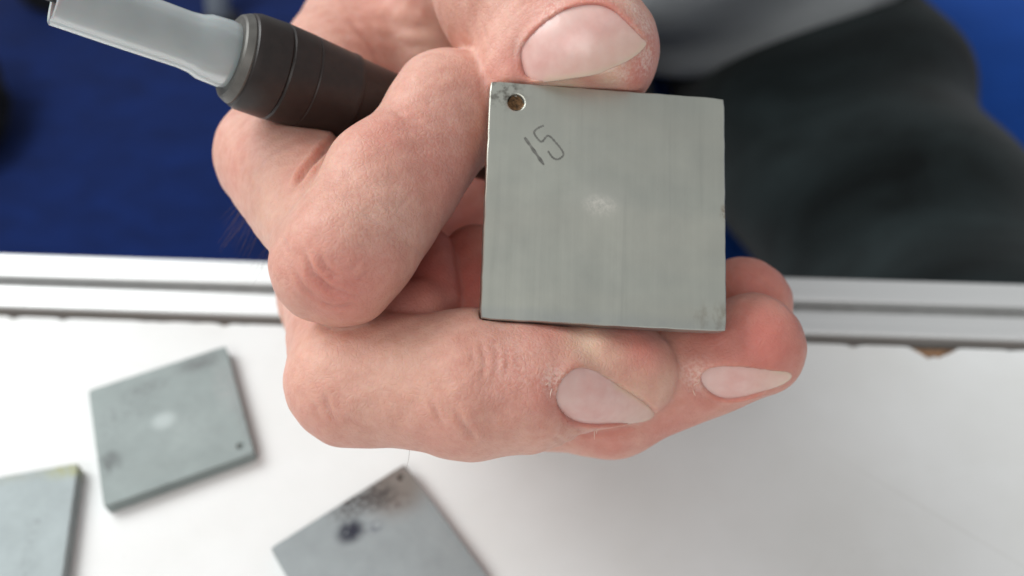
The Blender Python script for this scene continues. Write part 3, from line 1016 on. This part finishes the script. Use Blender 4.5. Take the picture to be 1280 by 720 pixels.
def stroke(name, guides, w):
    ctl = np.array([on_plate(*g) for g in guides])
    t = np.linspace(0, len(ctl) - 1, 10 * (len(ctl) - 1) + 1)
    if len(ctl) > 2:                                            # Catmull-Rom through the guides
        e = np.concatenate([[2 * ctl[0] - ctl[1]], ctl, [2 * ctl[-1] - ctl[-2]]]); pts = []
        for u in t:
            i = min(int(u), len(ctl) - 2); f = u - i; a, b, c, d = e[i:i + 4]
            pts.append(.5 * (2 * b + (c - a) * f + (2 * a - 5 * b + 4 * c - d) * f * f + (3 * b - a - 3 * c + d) * f ** 3))
        pts = np.array(pts)
    else:
        pts = ctl[0] + (ctl[1] - ctl[0]) * t[:, None] / t[-1]
    V, Fc = [], []
    for i, p in enumerate(pts):
        d = pts[min(i + 1, len(pts) - 1)] - pts[max(i - 1, 0)]; d /= np.linalg.norm(d)
        s = np.array([-d[1], d[0], 0]) * w / 2 * (1 + .22 * math.sin(i * 1.7) + .12 * math.sin(i * 4.1)) * (.75 if i in (0, len(pts) - 1) else 1)
        V += [(*(p - s)[:2], .02), (*p[:2], .03), (*(p + s)[:2], .02)]
    for i in range(len(pts) - 1):
        for k in (0, 1): Fc.append((3 * i + k, 3 * i + 3 + k, 3 * i + 4 + k, 3 * i + 1 + k))
    return link(name, mesh_np(name, np.array(V) / 1000, [q[::-1] for q in Fc]), held, M_mark)


stroke('digit', [(655.7, 171.8), (679.8, 206)], .37)
stroke('digit', [(679.8, 156.8), (672.3, 160.2), (667.7, 165.2), (670.7, 171.8), (677.3, 177.0), (685.2, 169.6), (695.7, 179.3), (703.2, 189.3), (703.6, 194.8), (697.3, 199.0), (690.7, 196.8), (684.8, 188.5)], .24)
# brown rust in the dimple
h0 = on_plate(644, 130)
v, f = [], []
for i in range(4):
    for k in range(24):
        q = 2 * math.pi * k / 24; r = (.02, .45, .75, .90)[i] * (1 + .1 * math.sin(3 * q + i) * (i == 3))
        v.append((-.0117 + r * .0011 * math.cos(q), .0124 + r * .0011 * math.sin(q), -.0011 * (1.0, .82, .56, .36)[i] + .00005))
for i in range(3):
    for k in range(24): f.append((i * 24 + k, i * 24 + (k + 1) % 24, (i + 1) * 24 + (k + 1) % 24, (i + 1) * 24 + k))
link('rusty_dimple', mesh_np('rusty_dimple', v, f), held, mat_plain('rust', (.16, .085, .035), .8, .1, 2500, .75, .0001))

# plates lying on the bench: (corner, direction of first edge, direction of second edge)
TH = .003


def lying(cx, cy, ang, hole, mat, label):
    o = link('steel_plate', plate_mesh('steel_plate', TH, hole, .00075, .0009), None, mat)
    o.location = (cx / 1000, cy / 1000, TH + .0001); o.rotation_euler = (0, 0, ang)
    return tag(o, label, 'metal plate', 'square coated steel test plates')


Z1 = (.27, .31, .303)
lying(-82.3, 95.1, math.atan2(13.5, 27.2), (.0127, -.0122),
      mat_zinc('zinc_grey', Z1, [(-.0128, -.0055, .0040, .0034, .44, .62, (.10, .11, .11), .9), (-.006, .006, .008, .005, .42, .66, (.17, .19, .19), .6), (.009, .0125, .0075, .0032, .34, .6, (.11, .11, .112), .8), (-.003, .0105, .007, .0028, .36, .6, (.13, .14, .14), .6), (-.0125, -.0045, .0026, .0030, None, None, (.10, .11, .11), .6), (-.0118, .004, .004, .008, .44, .66, (.18, .2, .2), .5), (.0145, -.002, .0022, .014, .4, .7, (.2, .19, .19), .5), (-.004, -.010, .010, .004, .4, .7, (.24, .27, .26), .5),
                                 (-.001, .0005, .0036, .0030, None, None, (.46, .51, .505), .7), (.004, -.004, .009, .008, .35, .7, (.36, .40, .39), .4), (.013, .004, .004, .010, .4, .65, (.38, .36, .36), .4)]),
      'grey zinc plate with a pale central spot, lying alone left of the hand')
a2 = math.atan2(-19.9, -24.1)
c2 = np.array([-30.9, 87.3]); e1 = np.array([math.cos(a2), math.sin(a2)]); e2 = np.array([-e1[1], e1[0]])
cc = c2 + 15 * e1 + 15 * e2
lying(cc[0], cc[1], a2 + math.pi, (.0128, .0128),
      mat_zinc('zinc_stained', (.29, .32, .327), [(.0110, .0120, .0095, .0095, None, None, (.20, .175, .155), 1), (.004, .0138, .0090, .0048, .38, .56, (.045, .035, .033), 1), (.0075, .0110, .005, .003, .38, .56, (.05, .04, .038), .9), (.0095, .0085, .004, .003, .46, .6, (.1, .075, .07), .7),
                                           (.0125, .0145, .005, .002, .45, .6, (.14, .11, .1), .6),
                                           (-.0010, .0088, .0040, .0034, .28, .46, (.012, .014, .03), 1), (.0030, .0068, .0026, .0018, .49, .56, (.06, .065, .1), .75)]),
      'stained zinc plate with a dark ink blot and dimple, below the middle finger')
a3 = math.atan2(.26, 1)
cx3 = np.array([-97.9, 84.3]) + 15 * np.array([-math.cos(a3), -math.sin(a3)]) + 15 * np.array([math.sin(a3), -math.cos(a3)])
lying(cx3[0], cx3[1], a3, (-.0125, -.0125),
      mat_zinc('zinc_pale', (.33, .375, .38), [(.0135, .0140, .007, .0030, .34, .6, (.33, .33, .13), .8), (.0, .0145, .02, .0022, .38, .6, (.27, .27, .2), .5), (.008, -.002, .0015, .012, .5, .6, (.2, .22, .22), .5),
                                               (.009, .004, .002, .002, .5, .6, (.2, .22, .22), .6)]),
      'pale zinc plate with a yellowed corner, cut off by the lower left corner')

# ------------------------------------------------------------------ thickness gauge probe in the fist
probe = empty('gauge_probe', tuple(to_world(PROBE_A)))
tag(probe, 'black grooved probe with translucent grey sleeve, gripped in the crook of the index finger', 'measuring probe')
og = np.array(probe.location)
M_blk = mat_plain('black_rubber', (.019, .0125, .0105), .42, 0, 900, .2, .00002)
prf = [(1.2, 0), (1.2, 5.9), (1.4, 6.15), (2.2, 6.4), (5.6, 6.5), (5.75, 6.36), (5.85, 6.28), (5.95, 6.36), (6.1, 6.5), (9.6, 6.35), (9.7, 6.24), (9.85, 6.24), (9.95, 6.3),
       (15.4, 5.95), (15.55, 5.98), (15.9, 6.02), (16.3, 5.98), (16.45, 5.75), (16.7, 5.72), (22, 5.45), (34, 5.3), (60, 5.2), (61, 4.8), (61, 0)]
v, f = lathe(PROBE_A, PROBE_B, prf, 96)
link('handle', mesh_np('handle', v - og, f), probe, M_blk)
prf = [(1.1, 0), (1.1, 5.4), (.4, 5.2), (0, 4.7), (0, 3.9), (.9, 3.8)]
prf = [(1.3, 5.85), (.95, 5.95), (.1, 5.5), (-.1, 5.2), (-.1, 3.6), (.6, 3.5)]
v, f = lathe(PROBE_A, PROBE_B, prf, 96)
link('collar', mesh_np('collar', v - og, f), probe, mat_plain('grey_collar', (.115, .11, .10), .45, .3, 500, .2))
m, nt, b = new_mat('translucent_grey_plastic')
co = objco(nt)
L(nt, ramp(nt, noise(nt, co, 150, 3), [(.3, (.44, .49, .495)), (.7, (.52, .57, .575))]), b.inputs['Base Color'])
b.inputs['Roughness'].default_value = .19; b.inputs['Transmission Weight'].default_value = .22; b.inputs['IOR'].default_value = 1.45
b.inputs['Subsurface Weight'].default_value = .3; b.inputs['Subsurface Scale'].default_value = .002
# sleeve: tapered, open tube, cut slanting at its far end, top of the cut left open as a trough
outr = [(.6, 3.95), (-.2, 4.25), (-1.0, 4.35), (-3.6, 4.15), (-4.6, 3.75), (-6.0, 3.6), (-14, 3.65), (-20.6, 3.6)]
inr = [(-20.75, 3.4), (-20.6, 2.95), (-14, 2.95), (-5, 2.9), (.6, 2.9)]
v, f = lathe(PROBE_A, PROBE_B, outr + inr, 72)
v = v - og
link('sleeve', mesh_np('sleeve', v, f), probe, m)
dd = (PROBE_A - PROBE_B) / np.linalg.norm(PROBE_A - PROBE_B)
pp = [PROBE_A + dd * t + np.array([0, s_, 0]) for t, s_ in ((2, 0), (10, 0), (20, -.2), (25, -.3), (32, -.1), (42, 1.0), (60, 6.0), (90, 20.0))]
v, f = tube(to_world(np.array(pp)), .0012, 14)
link('cable', mesh_np('cable', np.array(v) - og, f), probe, mat_plain('black_cable', (.012, .012, .014), .45))
